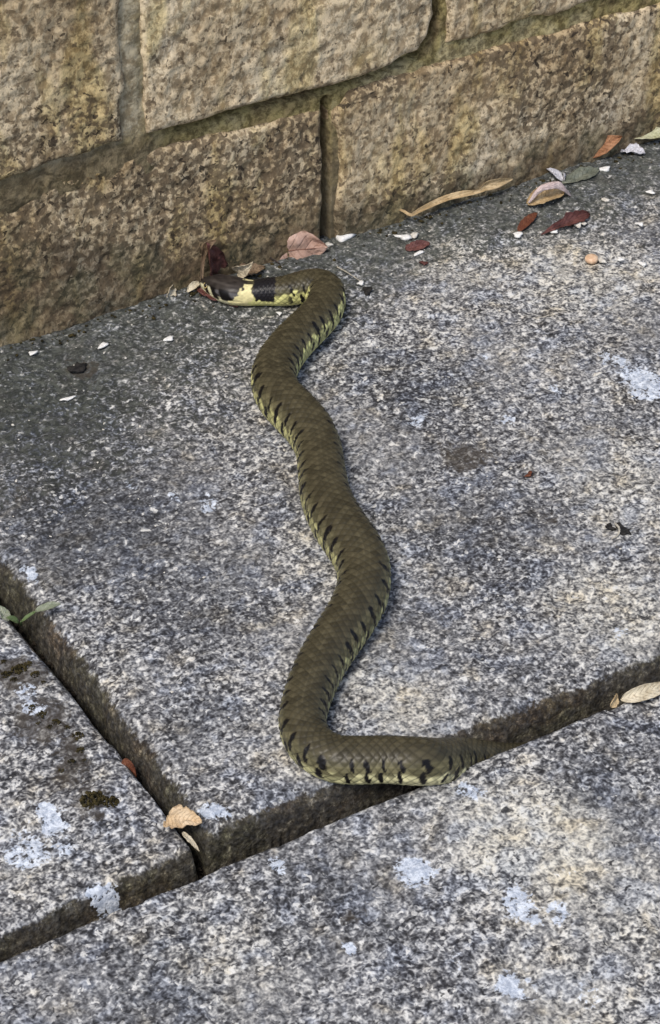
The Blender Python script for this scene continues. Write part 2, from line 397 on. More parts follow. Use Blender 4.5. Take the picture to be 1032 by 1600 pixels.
slab([(-0.70, -0.72), (0.30, -0.72), (0.30, -0.3350), (0.02, -0.3298), (-0.11, -0.3268), (-0.20, -0.3240), (-0.245, -0.3218), (-0.70, -0.3188)], Z_F, 303, 0.0011, 0.0026, 0.0009, 0.0012)
for k, (x0, x1, y0, y1, z) in enumerate([(0.407, 1.0, -0.335, 0.012, -0.002), (0.308, 0.95, -0.72, -0.342, -0.004), (-1.2, -0.607, -0.33, 0.012, -0.002), (-1.25, -0.708, -0.72, -0.337, -0.003),
                                       (-0.95, -0.36, -1.15, -0.729, -0.002), (-0.352, 0.24, -1.15, -0.729, -0.004), (0.249, 0.85, -1.15, -0.729, -0.003)]):
    slab([(x0, y0), (x1, y0), (x1, y1), (x0, y1)], z, 400 + 11 * k, 0.005, 0.007, 0.0012, 0.002, False)

# ---- the stone wall
wall = empty('stone_wall', (0, 0, 0))
tag(wall, 'old coursed sandstone wall with mossy mortar joints behind the snake', 'wall')
WY = -0.001
def wall_world(y0): return lambda u, v, h: np.stack([u, y0 - h, v], -1)
def stone_relief(seed, amp):
    def f(u, v):
        r = amp * fbm(u * 16, v * 20, seed, 4, 0.55)
        r = r + 0.0010 * fbm(u * 75, v * 75, seed + 4, 3, 0.6)
        pit = np.minimum(0, fbm(u * 110, v * 110, seed + 7, 2) + 0.28)
        return r + 0.0020 * pit
    return f
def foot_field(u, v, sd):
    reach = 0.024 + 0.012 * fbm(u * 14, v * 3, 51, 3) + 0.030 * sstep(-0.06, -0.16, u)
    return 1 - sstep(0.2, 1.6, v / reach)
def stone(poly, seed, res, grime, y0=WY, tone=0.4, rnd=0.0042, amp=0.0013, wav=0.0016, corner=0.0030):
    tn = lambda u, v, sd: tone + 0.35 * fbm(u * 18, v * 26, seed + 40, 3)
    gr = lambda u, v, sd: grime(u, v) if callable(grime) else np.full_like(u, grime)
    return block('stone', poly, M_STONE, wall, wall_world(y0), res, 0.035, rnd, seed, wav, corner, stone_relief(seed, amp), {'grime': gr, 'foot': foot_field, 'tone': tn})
def patchy(lo, hi, seed): return lambda u, v: lo + (hi - lo) * sstep(0.35, 0.65, 0.5 + 0.8 * fbm(u * 16, v * 20, seed, 3))
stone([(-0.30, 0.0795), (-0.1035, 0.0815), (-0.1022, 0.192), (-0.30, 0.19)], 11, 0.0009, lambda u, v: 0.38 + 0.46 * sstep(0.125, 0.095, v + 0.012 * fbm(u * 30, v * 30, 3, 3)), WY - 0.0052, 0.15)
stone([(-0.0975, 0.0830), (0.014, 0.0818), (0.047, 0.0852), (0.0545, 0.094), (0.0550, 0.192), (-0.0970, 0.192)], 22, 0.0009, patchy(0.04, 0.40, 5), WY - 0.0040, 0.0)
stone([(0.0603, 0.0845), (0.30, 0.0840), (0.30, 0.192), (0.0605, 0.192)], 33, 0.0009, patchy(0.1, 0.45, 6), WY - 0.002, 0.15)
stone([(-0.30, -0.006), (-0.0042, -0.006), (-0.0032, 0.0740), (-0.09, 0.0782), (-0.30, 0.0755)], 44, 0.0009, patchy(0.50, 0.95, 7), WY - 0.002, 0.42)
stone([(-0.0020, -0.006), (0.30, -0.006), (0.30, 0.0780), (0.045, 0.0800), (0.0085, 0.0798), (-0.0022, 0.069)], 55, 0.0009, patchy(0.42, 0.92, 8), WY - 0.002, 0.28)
for k, (x0, x1, z0, z1) in enumerate([(-0.56, -0.308, -0.006, 0.0745), (0.309, 0.58, -0.006, 0.0765), (-0.64, -0.309, 0.083, 0.191), (0.309, 0.62, 0.0855, 0.191),
                                      (-0.60, -0.22, 0.201, 0.29), (-0.211, 0.02, 0.201, 0.29), (0.030, 0.25, 0.201, 0.29), (0.26, 0.60, 0.201, 0.29),
                                      (-0.64, -0.33, 0.300, 0.41), (-0.32, -0.08, 0.300, 0.41), (-0.07, 0.18, 0.300, 0.41), (0.19, 0.60, 0.300, 0.41)]):
    stone([(x0, z0), (x1, z0), (x1, z1), (x0, z1)], 600 + 13 * k, 0.004, 0.35)
# mortar sheet, flush here, raked out there
def mortar():
    res = 0.001
    x = np.arange(-0.30, 0.3001, res); z = np.arange(-0.008, 0.1971, res)
    v, u = np.meshgrid(z, x, indexing='ij')
    d = 0.0006 + 0.0013 * fbm(u * 40, v * 40, 81, 4) + 0.0008 * fbm(u * 220, v * 220, 82, 3)
    d = d - 0.0030 * sstep(-0.080, -0.100, u) * sstep(0.055, 0.072, v)      # flush joint at the left
    def crack(pts, w, dep):
        nonlocal d
        best = np.full(u.shape, 9.0)
        for a, b in zip(pts[:-1], pts[1:]):
            a = np.array(a); b = np.array(b); e = b - a
            t = np.clip(((u - a[0]) * e[0] + (v - a[1]) * e[1]) / (e @ e), 0, 1)
            best = np.minimum(best, np.hypot(u - a[0] - t * e[0], v - a[1] - t * e[1]))
        d = d + dep * (1 - sstep(w * 0.5, w, best))
    crack([(-0.0032, 0.075), (-0.0028, 0.04), (-0.0028, 0.012), (-0.003, -0.006)], 0.0028, 0.016)
    crack([(-0.078, 0.0818), (-0.03, 0.0822), (0.014, 0.0812), (0.047, 0.0845), (0.0555, 0.094), (0.0562, 0.12)], 0.0022, 0.012)
    crack([(0.0075, 0.0825), (0.013, 0.0815)], 0.003, 0.015)
    crack([(0.0562, 0.100), (0.0575, 0.115)], 0.0035, 0.015)
    co = np.stack([u.ravel(), WY + d.ravel(), v.ravel()], -1)
    grey = sstep(-0.085, -0.102, u) * sstep(0.078, 0.090, v + 0.004 * fbm(u * 50, v * 50, 9, 2))
    brown = sstep(-0.075, -0.098, u + 0.008 * fbm(u * 40, v * 40, 19, 3)) * (1 - sstep(0.080, 0.090, v))
    brown = np.maximum(brown, 0.7 * (1 - sstep(0.0, 0.012, np.abs(u - 0.002))) * (1 - sstep(0.060, 0.070, v)))
    grey = np.maximum(grey, 0.8 * (1 - sstep(0.0, 0.02, np.abs(u - 0.004))) * sstep(0.05, 0.02, v))
    o = mesh_np('mortar', co, grid_faces(len(z), len(x)), M_MORTAR, wall, True, {'grey': grey.ravel(), 'brown': brown.ravel(), 'foot': foot_field(u, v, u).ravel()})
    return o
mortar()
bm = bmesh.new()
bmesh.ops.create_cube(bm, size=1.0, matrix=Matrix.Translation((0, 0.105, 0.19)) @ Matrix.Diagonal((1.4, 0.14, 0.47, 1)))
core = bm_obj('wall_core', bm, M_MORTAR, wall, False)

# ------------------------------------------------------------------ the snake
PATH = [(314, 440.5, 9), (320, 441, 19), (329, 443.5, 30), (339, 446, 38), (352, 450, 44), (366, 453.5, 46), (382, 456, 44), (400, 457, 42), (420, 456, 43), (445, 455, 47),
        (470, 450, 51), (492, 447, 54), (507, 453, 57), (511, 467, 58), (504, 487, 60), (485, 508, 62), (459, 534, 64), (437, 563, 67), (428, 592, 70), (437, 619, 72), (459, 643, 75),
        (483, 670, 74), (498, 702, 71), (503, 737, 73), (510, 778, 78), (529, 818, 82), (554, 855, 83), (568, 887, 82), (567, 925, 82), (550, 962, 80), (525, 1000, 78), (503, 1036, 76),
        (486, 1074, 75), (475, 1110, 73), (474, 1138, 73), (489, 1166, 72), (521, 1185, 73), (560, 1188, 74), (600, 1187, 73), (640, 1189, 74)]
def snake_path():
    pts, rad = [], []
    for px, py, w in PATH:
        r = 0.009
        for _ in range(4):
            p = gp(px, py, r); r = w * 0.5 * np.linalg.norm(p - CAM) / FOC
        pts.append(gp(px, py, r * 0.93)); rad.append(r)
    # over the worn slab edge and down into the joint
    for px, py, z, r in [(664, 1190, 0.0062, 0.0083), (690, 1190, 0.0014, 0.0081)]:
        pts.append(gp(px, py, z)); rad.append(r)
    for x, y, z, r in [(-0.1395, -0.3204, -0.0046, 0.0077), (-0.1290, -0.3206, -0.0100, 0.0068), (-0.1150, -0.3212, -0.0160, 0.0054), (-0.0950, -0.3228, -0.0195, 0.0036), (-0.0760, -0.3236, -0.0215, 0.0023), (-0.0580, -0.3244, -0.0225, 0.0009)]:
        pts.append(np.array([x, y, z])); rad.append(r)
    return np.array(pts), np.array(rad)
def catmull(P, n):
    P = np.vstack([2 * P[0] - P[1], P, 2 * P[-1] - P[-2]])
    out = []
    for i in range(1, len(P) - 2):
        t = np.linspace(0, 1, n, endpoint=False)[:, None]
        p0, p1, p2, p3 = P[i - 1], P[i], P[i + 1], P[i + 2]
        out.append(0.5 * ((2 * p1) + (p2 - p0) * t + (2 * p0 - 5 * p1 + 4 * p2 - p3) * t ** 2 + (3 * p1 - p0 - 3 * p2 + p3) * t ** 3))
    out.append(P[-2][None])
    return np.vstack(out)
def smooth1(a, n):
    k = np.hanning(n * 2 + 3)[1:-1]; k /= k.sum()
    ap = np.concatenate([np.repeat(a[:1], n, 0), a, np.repeat(a[-1:], n, 0)])
    if a.ndim == 1: return np.convolve(ap, k, 'valid')
    return np.stack([np.convolve(ap[:, i], k, 'valid') for i in range(a.shape[1])], -1)

M_SNAKE = None
def build_snake():
    P, Rr = snake_path()
    C = catmull(np.column_stack([P, Rr]), 60)
    L = np.concatenate([[0], np.cumsum(np.linalg.norm(np.diff(C[:, :3], axis=0), axis=1))])
    ds = 0.00033
    S = np.arange(0, L[-1], ds)
    C = np.column_stack([np.interp(S, L, C[:, i]) for i in range(4)])
    raw_r = C[:, 3].copy()
    ctr = C[:, :3].copy()
    sm = smooth1(ctr, 9); body = sstep(0.03, 0.045, S)[:, None]
    ctr = ctr * (1 - body) + sm * body
    r = raw_r * (1 - body[:, 0]) + smooth1(raw_r, 24) * body[:, 0]
    T = np.gradient(ctr, axis=0); T = smooth1(T, 6); T /= np.linalg.norm(T, axis=1)[:, None]
    up0 = np.array([0, 0, 1.0])
    SD = np.cross(T, up0); SD /= np.linalg.norm(SD, axis=1)[:, None]     # right-hand side of the travel head -> tail
    UP = np.cross(SD, T)
    Ns = len(S); Na = 120
    ang = np.linspace(-math.pi, math.pi, Na, endpoint=False)             # 0 on the back, + towards SD
    A = np.broadcast_to(ang[None], (Ns, Na)); aa = np.abs(A)
    SS = np.broadcast_to(S[:, None], (Ns, Na))
    Ltot = S[-1]
    HS = np.interp(SS, [0, 0.0285, 0.0425, 0.060, 1.0], [0, 0.0186, 0.0318, 0.0493, 0.99])     # head plates and markings run on this scale
    # ---- scale lattice
    A0 = math.radians(117); da = 2 * A0 / 18.6
    Ls = np.maximum(r * 0.36, 0.0011)
    u1 = np.cumsum(ds / Ls); U = np.broadcast_to(u1[:, None], (Ns, Na)); V = A / da
    p = U + V / 2; q = U - V / 2
    ip, iq = np.round(p), np.round(q); fp, fq = p - ip, q - iq
    d = np.maximum(np.abs(fp), np.abs(fq)) * 2
    du = (fp + fq) / 2; dv = fp - fq
    cell = _hash(ip, iq, 5); cell2 = _hash(ip, iq, 6)
    hs = sstep(0.0, 0.42, 1 - d) * (0.65 + 0.9 * du) + 0.40 * np.exp(-(dv / 0.10) ** 2) * sstep(0.15, 0.6, 1 - d)
    belly = sstep(A0 - 0.03, A0 + 0.05, aa)
    uv = U * 1.0; fu = uv - np.floor(uv)
    hb = 0.7 * fu * sstep(0, 0.12, fu) * (1 - sstep(0.94, 1.0, fu))
    H = hs * (1 - belly) + hb * belly
    headf = 1 - sstep(0.019, 0.027, HS)
    amp = 0.034 * r[:, None] * (1 - headf)
    # ---- cross-section
    ca, sa = np.cos(A), np.sin(A)
    nn = 2.25
    sup = (np.abs(ca) ** nn + np.abs(sa) ** nn) ** (-1 / nn)
    wid = r[:, None] * sup; hei = r[:, None] * sup
    hgt = np.where(ca > 0, 0.96, 0.93)
    # head: flat crown, upright lip sides, broader at the jaw
    hx = 1.0 + 0.10 * np.exp(-((HS[:, :1] - 0.0135) / 0.004) ** 2)
    crown = headf * 0.14
    X = sa * wid * hx; Zc = ca * hei * np.where(ca > 0, hgt - crown, hgt)
    Zc = np.where(ca < -0.75, np.maximum(Zc, -0.86 * r[:, None]), Zc)       # belly lies flat
    X = X + sa * amp * H; Zc = Zc + ca * amp * H * np.where(ca < -0.75, 0.2, 1)
    # brow ridge and sunken eye region on the head
    brow = np.exp(-((HS - 0.0072) / 0.0028) ** 2 - ((aa - 0.80) / 0.22) ** 2) * 0.00055
    sock = np.exp(-((HS - 0.0072) / 0.0018) ** 2 - ((aa - 1.18) / 0.20) ** 2) * -0.0004
    lip = -np.exp(-((aa - (1.80 + 0.0 * HS)) / 0.05) ** 2) * 0.00028 * (1 - sstep(0.0165, 0.019, HS))
    plates = fbm(HS * 420, A * 2.2, 91, 2) * 0.00012 * headf
    hd = (brow + sock + lip + plates)
    X = X + sa * hd; Zc = Zc + ca * hd
    co = ctr[:, None, :] + SD[:, None, :] * X[..., None] + UP[:, None, :] * Zc[..., None]
    # ---- pigment
    f = SS / Ltot
    back = np.array([0.060, 0.051, 0.029]); flank = np.array([0.125, 0.112, 0.060])
    k = sstep(0.60, 1.20, aa)[..., None]
    col = back * (1 - k) + flank * k
    yel_f = np.array([0.62, 0.60, 0.25]); yel_m = np.array([0.37, 0.35, 0.165]); yel_r = np.array([0.60, 0.56, 0.33])
    w1 = (1 - sstep(0.16, 0.42, f))[..., None]; w2 = sstep(0.68, 0.82, f)[..., None]
    yel = yel_m * (1 - w1) * (1 - w2) + yel_f * w1 + yel_r * w2
    edge_y = 1.66 - 0.46 * (1 - sstep(0.14, 0.30, f)) - 0.34 * sstep(0.12, 0.30, f) * (1 - sstep(0.62, 0.74, f)) - 0.16 * sstep(0.62, 0.80, f)
    ky = sstep(-0.10, 0.10, aa + (cell - 0.5) * 0.30 - edge_y)[..., None]
    col = col * (1 - ky) + yel * ky
    under = sstep(2.18, 2.32, aa)[..., None]
    chk = (_hash(np.floor(U), np.sign(A), 8) > 0.5)[..., None]
    col = col * (1 - under) + np.where(chk, np.array([0.02, 0.02, 0.022]), np.array([0.45, 0.44, 0.30])) * under
    col = col * (0.66 + 0.68 * cell + (cell2 - 0.45) * 0.5 * sstep(1.3, 1.6, aa))[..., None]
    col = col * (1 + 0.28 * np.exp(-(dv / 0.10) ** 2) * sstep(0.2, 0.6, 1 - d) * (1 - sstep(1.2, 1.5, aa)))[..., None]      # paler keels
    # dark skin between the scales
    gap = 1 - sstep(0.04, 0.20, 1 - d)
    col = col * (1 - ((0.30 + 0.30 * sstep(1.0, 1.4, aa)) * gap * (1 - headf) * (1 - belly)))[..., None]
    # black bars: an upper row on the flank and a lower row by the belly
    sgn = np.sign(A) + 0.0
    side = (sgn > 0).astype(float)
    def bars(a0, a1, off, thick, seed, slant, keep):
        per = 2.05
        ub = (U + off + side * 0.9 - slant * (aa - a0)) / per
        ib = np.floor(ub); fb = ub - ib - 0.5
        h1 = _hash(ib, side, seed); h2 = _hash(ib, side, seed + 1); h3 = _hash(ib, side, seed + 2)
        lo = a0 + (h1 - 0.5) * 0.26; hi = a1 + (h2 - 0.5) * 0.20
        mid = (lo + hi) / 2; half = (hi - lo) / 2
        tap = np.clip(1 - np.abs((aa - mid) / half) ** 3, 0, 1) ** 0.7
        w = thick * (0.7 + 0.7 * h3) * tap
        jag = (cell2 - 0.5) * 0.13
        return (sstep(0.035, -0.02, np.abs(fb + (h3 - .5) * .25 + jag) - w) * (tap > 0.01) * (h2 < keep))
    b = np.maximum(bars(0.66, 1.44, 0.0, 0.125, 21, 0.40, 0.97), bars(1.34, 2.02, 0.26, 0.145, 31, 0.40, 0.93))
    b = b * sstep(0.034, 0.038, HS)
    ink = np.array([0.006, 0.005, 0.005])
    col = col * (1 - b[..., None]) + ink * b[..., None]
    # ---- head and nape markings
    wob = fbm(HS * 700, A * 3, 44, 3) * 0.0011
    hs_ = HS + wob
    hz = 1 - sstep(0.0190, 0.0198, hs_)
    top = np.array([0.030, 0.025, 0.022]) * (0.7 + 0.9 * vnoise(HS * 900, A * 5, 3))[..., None]
    col = col * (1 - hz[..., None]) + top * hz[..., None]
    streak = np.exp(-((aa - 0.55) / 0.10) ** 2) * sstep(0.006, 0.010, HS) * (1 - sstep(0.015, 0.018, HS))
    col = col + (np.array([0.07, 0.062, 0.055]) * (0.5 * streak * hz)[..., None])
    cheek = sstep(1.0, 1.15, aa) * (1 - sstep(1.5, 1.6, aa)) * sstep(0.0095, 0.0115, HS) * hz * sstep(0.4, 0.6, vnoise(HS * 500, A * 6, 13))
    col = col * (1 - 0.8 * cheek[..., None]) + np.array([0.13, 0.125, 0.13]) * 0.8 * cheek[..., None]
    lipm = sstep(1.06, 1.16, aa - 0.52 * sstep(0.0100, 0.0128, HS)) * hz
    cream = np.array([0.66, 0.62, 0.40])
    col = col * (1 - lipm[..., None]) + cream * lipm[..., None]
    for s0, w, a_lo, a_hi in [(0.0030, 0.0008, 1.0, 1.85), (0.0074, 0.0011, 0.9, 2.0), (0.0112, 0.0009, 1.0, 2.0), (0.0143, 0.0012, 0.95, 1.9)]:
        mk = sstep(0.0004, -0.0002, np.abs(HS + wob * 0.4 + (aa - 1.4) * -0.0012 - s0) - w) * sstep(a_lo - .05, a_lo + .05, aa) * (1 - sstep(a_hi - .1, a_hi + .05, aa))
        col = col * (1 - mk[..., None]) + ink * mk[..., None]
    # yellow collar, split on the crown, then the black nape patches
    coll = sstep(0.0002, -0.0002, np.abs(hs_ - 0.0196 + 0.0020 * sstep(1.2, 2.0, aa)) - 0.0015 - 0.0012 * sstep(0.6, 1.4, aa)) * sstep(0.20, 0.27, aa + wob * 40)
    col = col * (1 - coll[..., None]) + (np.array([0.76, 0.68, 0.36]) * (0.82 + 0.36 * vnoise(HS * 1500, A * 9, 17))[..., None]) * coll[..., None]
    nape = sstep(0.0003, -0.0003, np.abs(hs_ - 0.0270) - 0.0050 + 0.0014 * sstep(1.2, 1.8, aa) + 0.0012 * (cell - 0.5)) * (1 - sstep(1.70, 1.82, aa + wob * 60 + (cell2 - 0.5) * 0.35)) * (1 - coll)
    col = col * (1 - nape[..., None]) + np.array([0.012, 0.011, 0.013]) * nape[..., None]
    thr = (1 - sstep(0.030, 0.034, HS)) * sstep(1.74, 1.86, aa) * (1 - hz) * (1 - coll)
    col = col * (1 - thr[..., None]) + yel_f * 1.05 * thr[..., None]
    col = np.clip(col, 0.004, 0.9)
    # ---- material
    global M_SNAKE
    m = Mat('keeled_snake_scales')
    c = m.attr('pigment', 'Color')
    c = m.mix(0.35, c, m.mix(1.0, c, m.mix(m.noise(500, 3, 0.6), (0.75, 0.75, 0.72), (1.2, 1.2, 1.2)), 'MULTIPLY'))
    M_SNAKE = m.out(c, 0.40, m.bump(m.noise(2200, 2, 0.6), 0.12, 0.0002), 0.26)
    V_ = co.reshape(-1, 3)
    Fc = grid_faces(Ns, Na, True)
    # close snout and tail tip with one centre point each
    n0 = len(V_)
    snout = ctr[0] - T[0] * r[0] * 0.55; tailp = ctr[-1] + T[-1] * 0.002
    V_ = np.vstack([V_, snout, tailp])
    i = np.arange(Na); j = (i + 1) % Na
    cap1 = np.stack([np.full(Na, n0), j, i, np.full(Na, n0)], -1)
    cc = np.column_stack([col.reshape(-1, 3), np.ones(Ns * Na)])
    cc = np.vstack([cc, [0.05, 0.045, 0.04, 1], [0.05, 0.045, 0.03, 1]])
    me_faces = [tuple(x) for x in []]
    ob = mesh_np('snake', V_, Fc[:, ::-1], M_SNAKE, None, True, None, cc)
    bm = bmesh.new(); bm.from_mesh(ob.data); bm.verts.ensure_lookup_table()
    for a, b_ in zip(i, j):
        bm.faces.new((bm.verts[n0], bm.verts[a], bm.verts[b_])).smooth = True
        base = (Ns - 1) * Na
        bm.faces.new((bm.verts[n0 + 1], bm.verts[base + b_], bm.verts[base + a])).smooth = True
    bmesh.ops.recalc_face_normals(bm, faces=bm.faces[:])
    bm.to_mesh(ob.data); bm.free()
    tag(ob, 'olive brown grass snake with black flank bars and yellow collar', 'snake')
    # eyes
    me = Mat('glossy_snake_eye'); M_EYE = me.out((0.012, 0.010, 0.008), 0.08, None, 0.6)
    M_IRIS = Mat('amber_iris_rim').out((0.60, 0.47, 0.20), 0.4, None, 0.4)
    si = int(0.0110 / ds)
    for sg in (1, -1):
        ai = int(np.argmin(np.abs(ang - sg * 1.16)))
        pos = co[si, ai]; nrm = SD[si] * math.sin(sg * 1.16) + UP[si] * math.cos(sg * 1.16)
        bm = bmesh.new(); bmesh.ops.create_uvsphere(bm, u_segments=20, v_segments=12, radius=0.00125)
        bmesh.ops.translate(bm, verts=bm.verts, vec=Vector(pos - nrm * 0.0005))
        e = bm_obj('eye', bm, M_EYE, ob)
        bm = bmesh.new()
        q = Vector(nrm).to_track_quat('Z', 'Y').to_matrix().to_4x4()
        n = 20
        rings = []
        for rr, hh in ((0.00096, 0.00036), (0.0013, 0.00026), (0.00168, -0.00005), (0.00150, -0.0005)):
            rings.append([bm.verts.new((rr * math.cos(2 * math.pi * t / n), rr * math.sin(2 * math.pi * t / n), hh)) for t in range(n)])
        for r0, r1 in zip(rings[:-1], rings[1:]):
            for t in range(n): bm.faces.new((r0[t], r0[(t + 1) % n], r1[(t + 1) % n], r1[t]))
        bmesh.ops.transform(bm, matrix=Matrix.Translation(Vector(pos)) @ q, verts=bm.verts)
        bm_obj('eye_rim', bm, M_IRIS, e)
    return ob
build_snake()

# ------------------------------------------------------------------ leaf litter
def near(p, t): return p + _n(CAM - p) * t          # a little in front of the stone face
def A3(x): return np.array(x, float)
def leaf(name, label, cat, base, tip, normal, width, mat, curl=0.0, cup=0.0, p=0.8, q=0.8, jag=0.08, twist=0.0, seed=1, group=None, midrib=None, n=26, k=13, thick=0.00035, bend_side=0.0):
    base = A3(base); tip = A3(tip); dr = tip - base; L = np.linalg.norm(dr); dr = dr / L
    nr = A3(normal); nr = nr - dr * (nr @ dr); nr /= np.linalg.norm(nr); sd = np.cross(nr, dr)
    t = np.linspace(0, 1, n)[:, None]; s = np.linspace(-1, 1, k)[None]
    w = width / 2 * np.sin(np.pi * np.clip(t, 0.004, 0.996) ** p) ** q
    w = w * (1 + jag * 1.6 * fbm(t * 9 + s * 0, np.sign(s) * 3 + t * 0, seed, 4, 0.65))
    th = twist * (t - 0.3)
    side = sd[None, None] * np.cos(th)[..., None] + nr[None, None] * np.sin(th)[..., None]
    nn = nr[None, None] * np.cos(th)[..., None] - sd[None, None] * np.sin(th)[..., None]
    h = curl * L * 4 * t * (1 - t) + cup * w * (s ** 2) * 1.0 + 0.13 * width * fbm(t * 5 + s * 0.0, s * 2.5 + 0 * t, seed + 3, 3) - 0.04 * width * np.exp(-(s / 0.12) ** 2) * np.sin(np.pi * t)
    lat = s * w * (1 - 0.28 * abs(cup) * s ** 2) + bend_side * L * 4 * t * (1 - t)
    top = base[None, None] + dr[None, None] * (L * t)[..., None] + side * lat[..., None] + nn * h[..., None]
    bot = top - nn * thick
    co = np.concatenate([top.reshape(-1, 3), bot.reshape(-1, 3)])
    F = grid_faces(n, k); N = n * k
    ring = [i for i in range(k)] + [(i + 1) * k - 1 for i in range(1, n)] + [(n - 1) * k + i for i in range(k - 2, -1, -1)] + [i * k for i in range(n - 2, 0, -1)]
    ed = [(a + N, b + N, b, a) for a, b in zip(ring, ring[1:] + ring[:1])]
    F = np.vstack([F, F[:, ::-1] + N, np.array(ed)])
    al = np.tile(np.broadcast_to(t, (n, k)).ravel(), 2); ac = np.tile(np.broadcast_to(np.abs(s), (n, k)).ravel(), 2)
    o = mesh_np(name, co, F, mat, None, True, {'along': al, 'across': ac})
    tag(o, label, cat, group)
    if midrib is not None:
        cen = top[1:-1, k // 2]; bm = bmesh.new(); rings = []
        for i, c in enumerate(cen):
            rr = width * 0.018 * (1.15 - i / len(cen)); v = []
            for a in range(6):
                dd = side[i + 1, 0] * math.cos(a * math.pi / 3) * rr + nr * math.sin(a * math.pi / 3) * rr
                v.append(bm.verts.new(c + dd + nr * rr * 0.2))
            rings.append(v)
        for r0, r1 in zip(rings[:-1], rings[1:]):
            for a in range(6): bm.faces.new((r0[a], r0[(a + 1) % 6], r1[(a + 1) % 6], r1[a]))
        bm.faces.new(rings[0][::-1]); bm.faces.new(rings[-1])
        bm_obj('midrib', bm, midrib, o)
    return o
def ribbon(name, label, cat, pts, widths, mat, group=None, roll=0.0, cup=0.5, parent=None, seed=3, k=9):
    P = catmull(np.column_stack([np.array(pts, float), np.array(widths, float)]), 10)
    ctr, w = P[:, :3], P[:, 3]
    T = np.gradient(ctr, axis=0); T /= np.linalg.norm(T, axis=1)[:, None]
    n = len(ctr); t = np.linspace(0, 1, n)
    up = np.array([0, -0.55, 0.83]); SD = np.cross(up[None], T); SD /= np.linalg.norm(SD, axis=1)[:, None]; UP = np.cross(T, SD)
    th = (roll * (t - 0.2) + 0.5 * fbm(t * 4, t * 0, seed, 2))[:, None]
    S2 = SD * np.cos(th) + UP * np.sin(th); N2 = UP * np.cos(th) - SD * np.sin(th)
    s = np.linspace(-1, 1, k)
    top = ctr[:, None] + S2[:, None] * (s[None, :, None] * w[:, None, None] / 2) + N2[:, None] * ((cup * s[None] ** 2 * w[:, None] / 2)[..., None])
    top = top + N2[:, None] * (0.10 * w[:, None] * fbm(t[:, None] * 14 + 0 * s[None], s[None] * 2 + 0 * t[:, None], seed + 2, 2))[..., None]
    bot = top - N2[:, None] * 0.0003
    co = np.concatenate([top.reshape(-1, 3), bot.reshape(-1, 3)]); F = grid_faces(n, k); N = n * k
    ring = [i for i in range(k)] + [(i + 1) * k - 1 for i in range(1, n)] + [(n - 1) * k + i for i in range(k - 2, -1, -1)] + [i * k for i in range(n - 2, 0, -1)]
    ed = [(a + N, b + N, b, a) for a, b in zip(ring, ring[1:] + ring[:1])]
    F = np.vstack([F, F[:, ::-1] + N, np.array(ed)])
    o = mesh_np(name, co, F, mat, parent, True, {'along': np.tile(np.repeat(t, k), 2), 'across': np.tile(np.tile(np.abs(s), n), 2)})
    if label: tag(o, label, cat, group)
    return o
def grain(name, label, cat, px, py, size_px, mat, flat=0.55, rot=0.0, seed=1, group=None, z=0.0, rough=0.25, lift=0.35, lobe=0.22):
    """small stone, flake or clump lying on the paving; size_px = its length and width in photo pixels"""
    c = gp(px, py, z); sc = np.linalg.norm(c - CAM) / FOC
    a, b = size_px[0] * sc / 2, size_px[1] * sc / 2 / 0.72
    bm = bmesh.new(); bmesh.ops.create_icosphere(bm, subdivisions=2, radius=1.0)
    hz = min(a, b) * flat
    for v in bm.verts:
        co = np.array(v.co); nz = float(fbm(co[0] * 1.6 + seed * 7.1 + co[2], co[1] * 1.6 + co[2] * 1.3, seed, 3))
        f = 1 + rough * nz * 2.2
        f = max(f, 0.45); e = 1 + lobe * math.cos(3 * math.atan2(v.co.y, v.co.x) + seed * 1.7)
        v.co = (v.co.x * a * f * e, v.co.y * b * f * e, max(min(v.co.z, 0.55), -0.6) * hz * f)
    bmesh.ops.rotate(bm, verts=bm.verts, cent=(0, 0, 0), matrix=Matrix.Rotation(rot, 3, 'Z'))
    o = bm_obj(name, bm, mat, None, True)
    o.location = (c[0], c[1], z + hz * lift)
    tag(o, label, cat, group)
    return o

UPN = (0, 0, 1)
M_PINK = leaf_material('dry_pinkish_leaf', (0.40, 0.255, 0.195), (0.54, 0.38, 0.31), 0.55, 70, 0.35)
M_RIB = leaf_material('leaf_rib_brown', (0.16, 0.07, 0.045), (0.24, 0.12, 0.08), 0.6, 200, 0.2)
M_RED = leaf_material('dark_red_leaf', (0.085, 0.030, 0.027), (0.16, 0.066, 0.056), 0.45, 120, 0.4)
M_RUST = leaf_material('rusty_leaf', (0.13, 0.042, 0.022), (0.20, 0.075, 0.038), 0.5, 140, 0.3)
M_ORANGE = leaf_material('orange_brown_leaf', (0.26, 0.115, 0.050), (0.38, 0.19, 0.095), 0.55, 110, 0.4)
M_TAN = leaf_material('papery_tan_leaf', (0.42, 0.30, 0.155), (0.60, 0.46, 0.27), 0.6, 120, 0.35)
M_CREAM = leaf_material('papery_cream_leaf', (0.50, 0.43, 0.30), (0.68, 0.61, 0.46), 0.6, 130, 0.35)
M_JLEAF = leaf_material('bleached_tan_leaf', (0.56, 0.40, 0.23), (0.68, 0.53, 0.35), 0.6, 120, 0.25)
M_BROWN = leaf_material('mid_brown_leaf', (0.15, 0.095, 0.055), (0.24, 0.17, 0.105), 0.6, 120, 0.4)
M_PALEPINK = leaf_material('pale_pink_petal', (0.58, 0.46, 0.44), (0.72, 0.62, 0.60), 0.5, 100, 0.15)
M_GREYGRN = leaf_material('grey_green_leaf', (0.13, 0.142, 0.108), (0.21, 0.222, 0.175), 0.5, 110, 0.25)
M_YGREEN = leaf_material('yellow_green_leaf', (0.38, 0.38, 0.22), (0.55, 0.54, 0.37), 0.5, 110, 0.25)
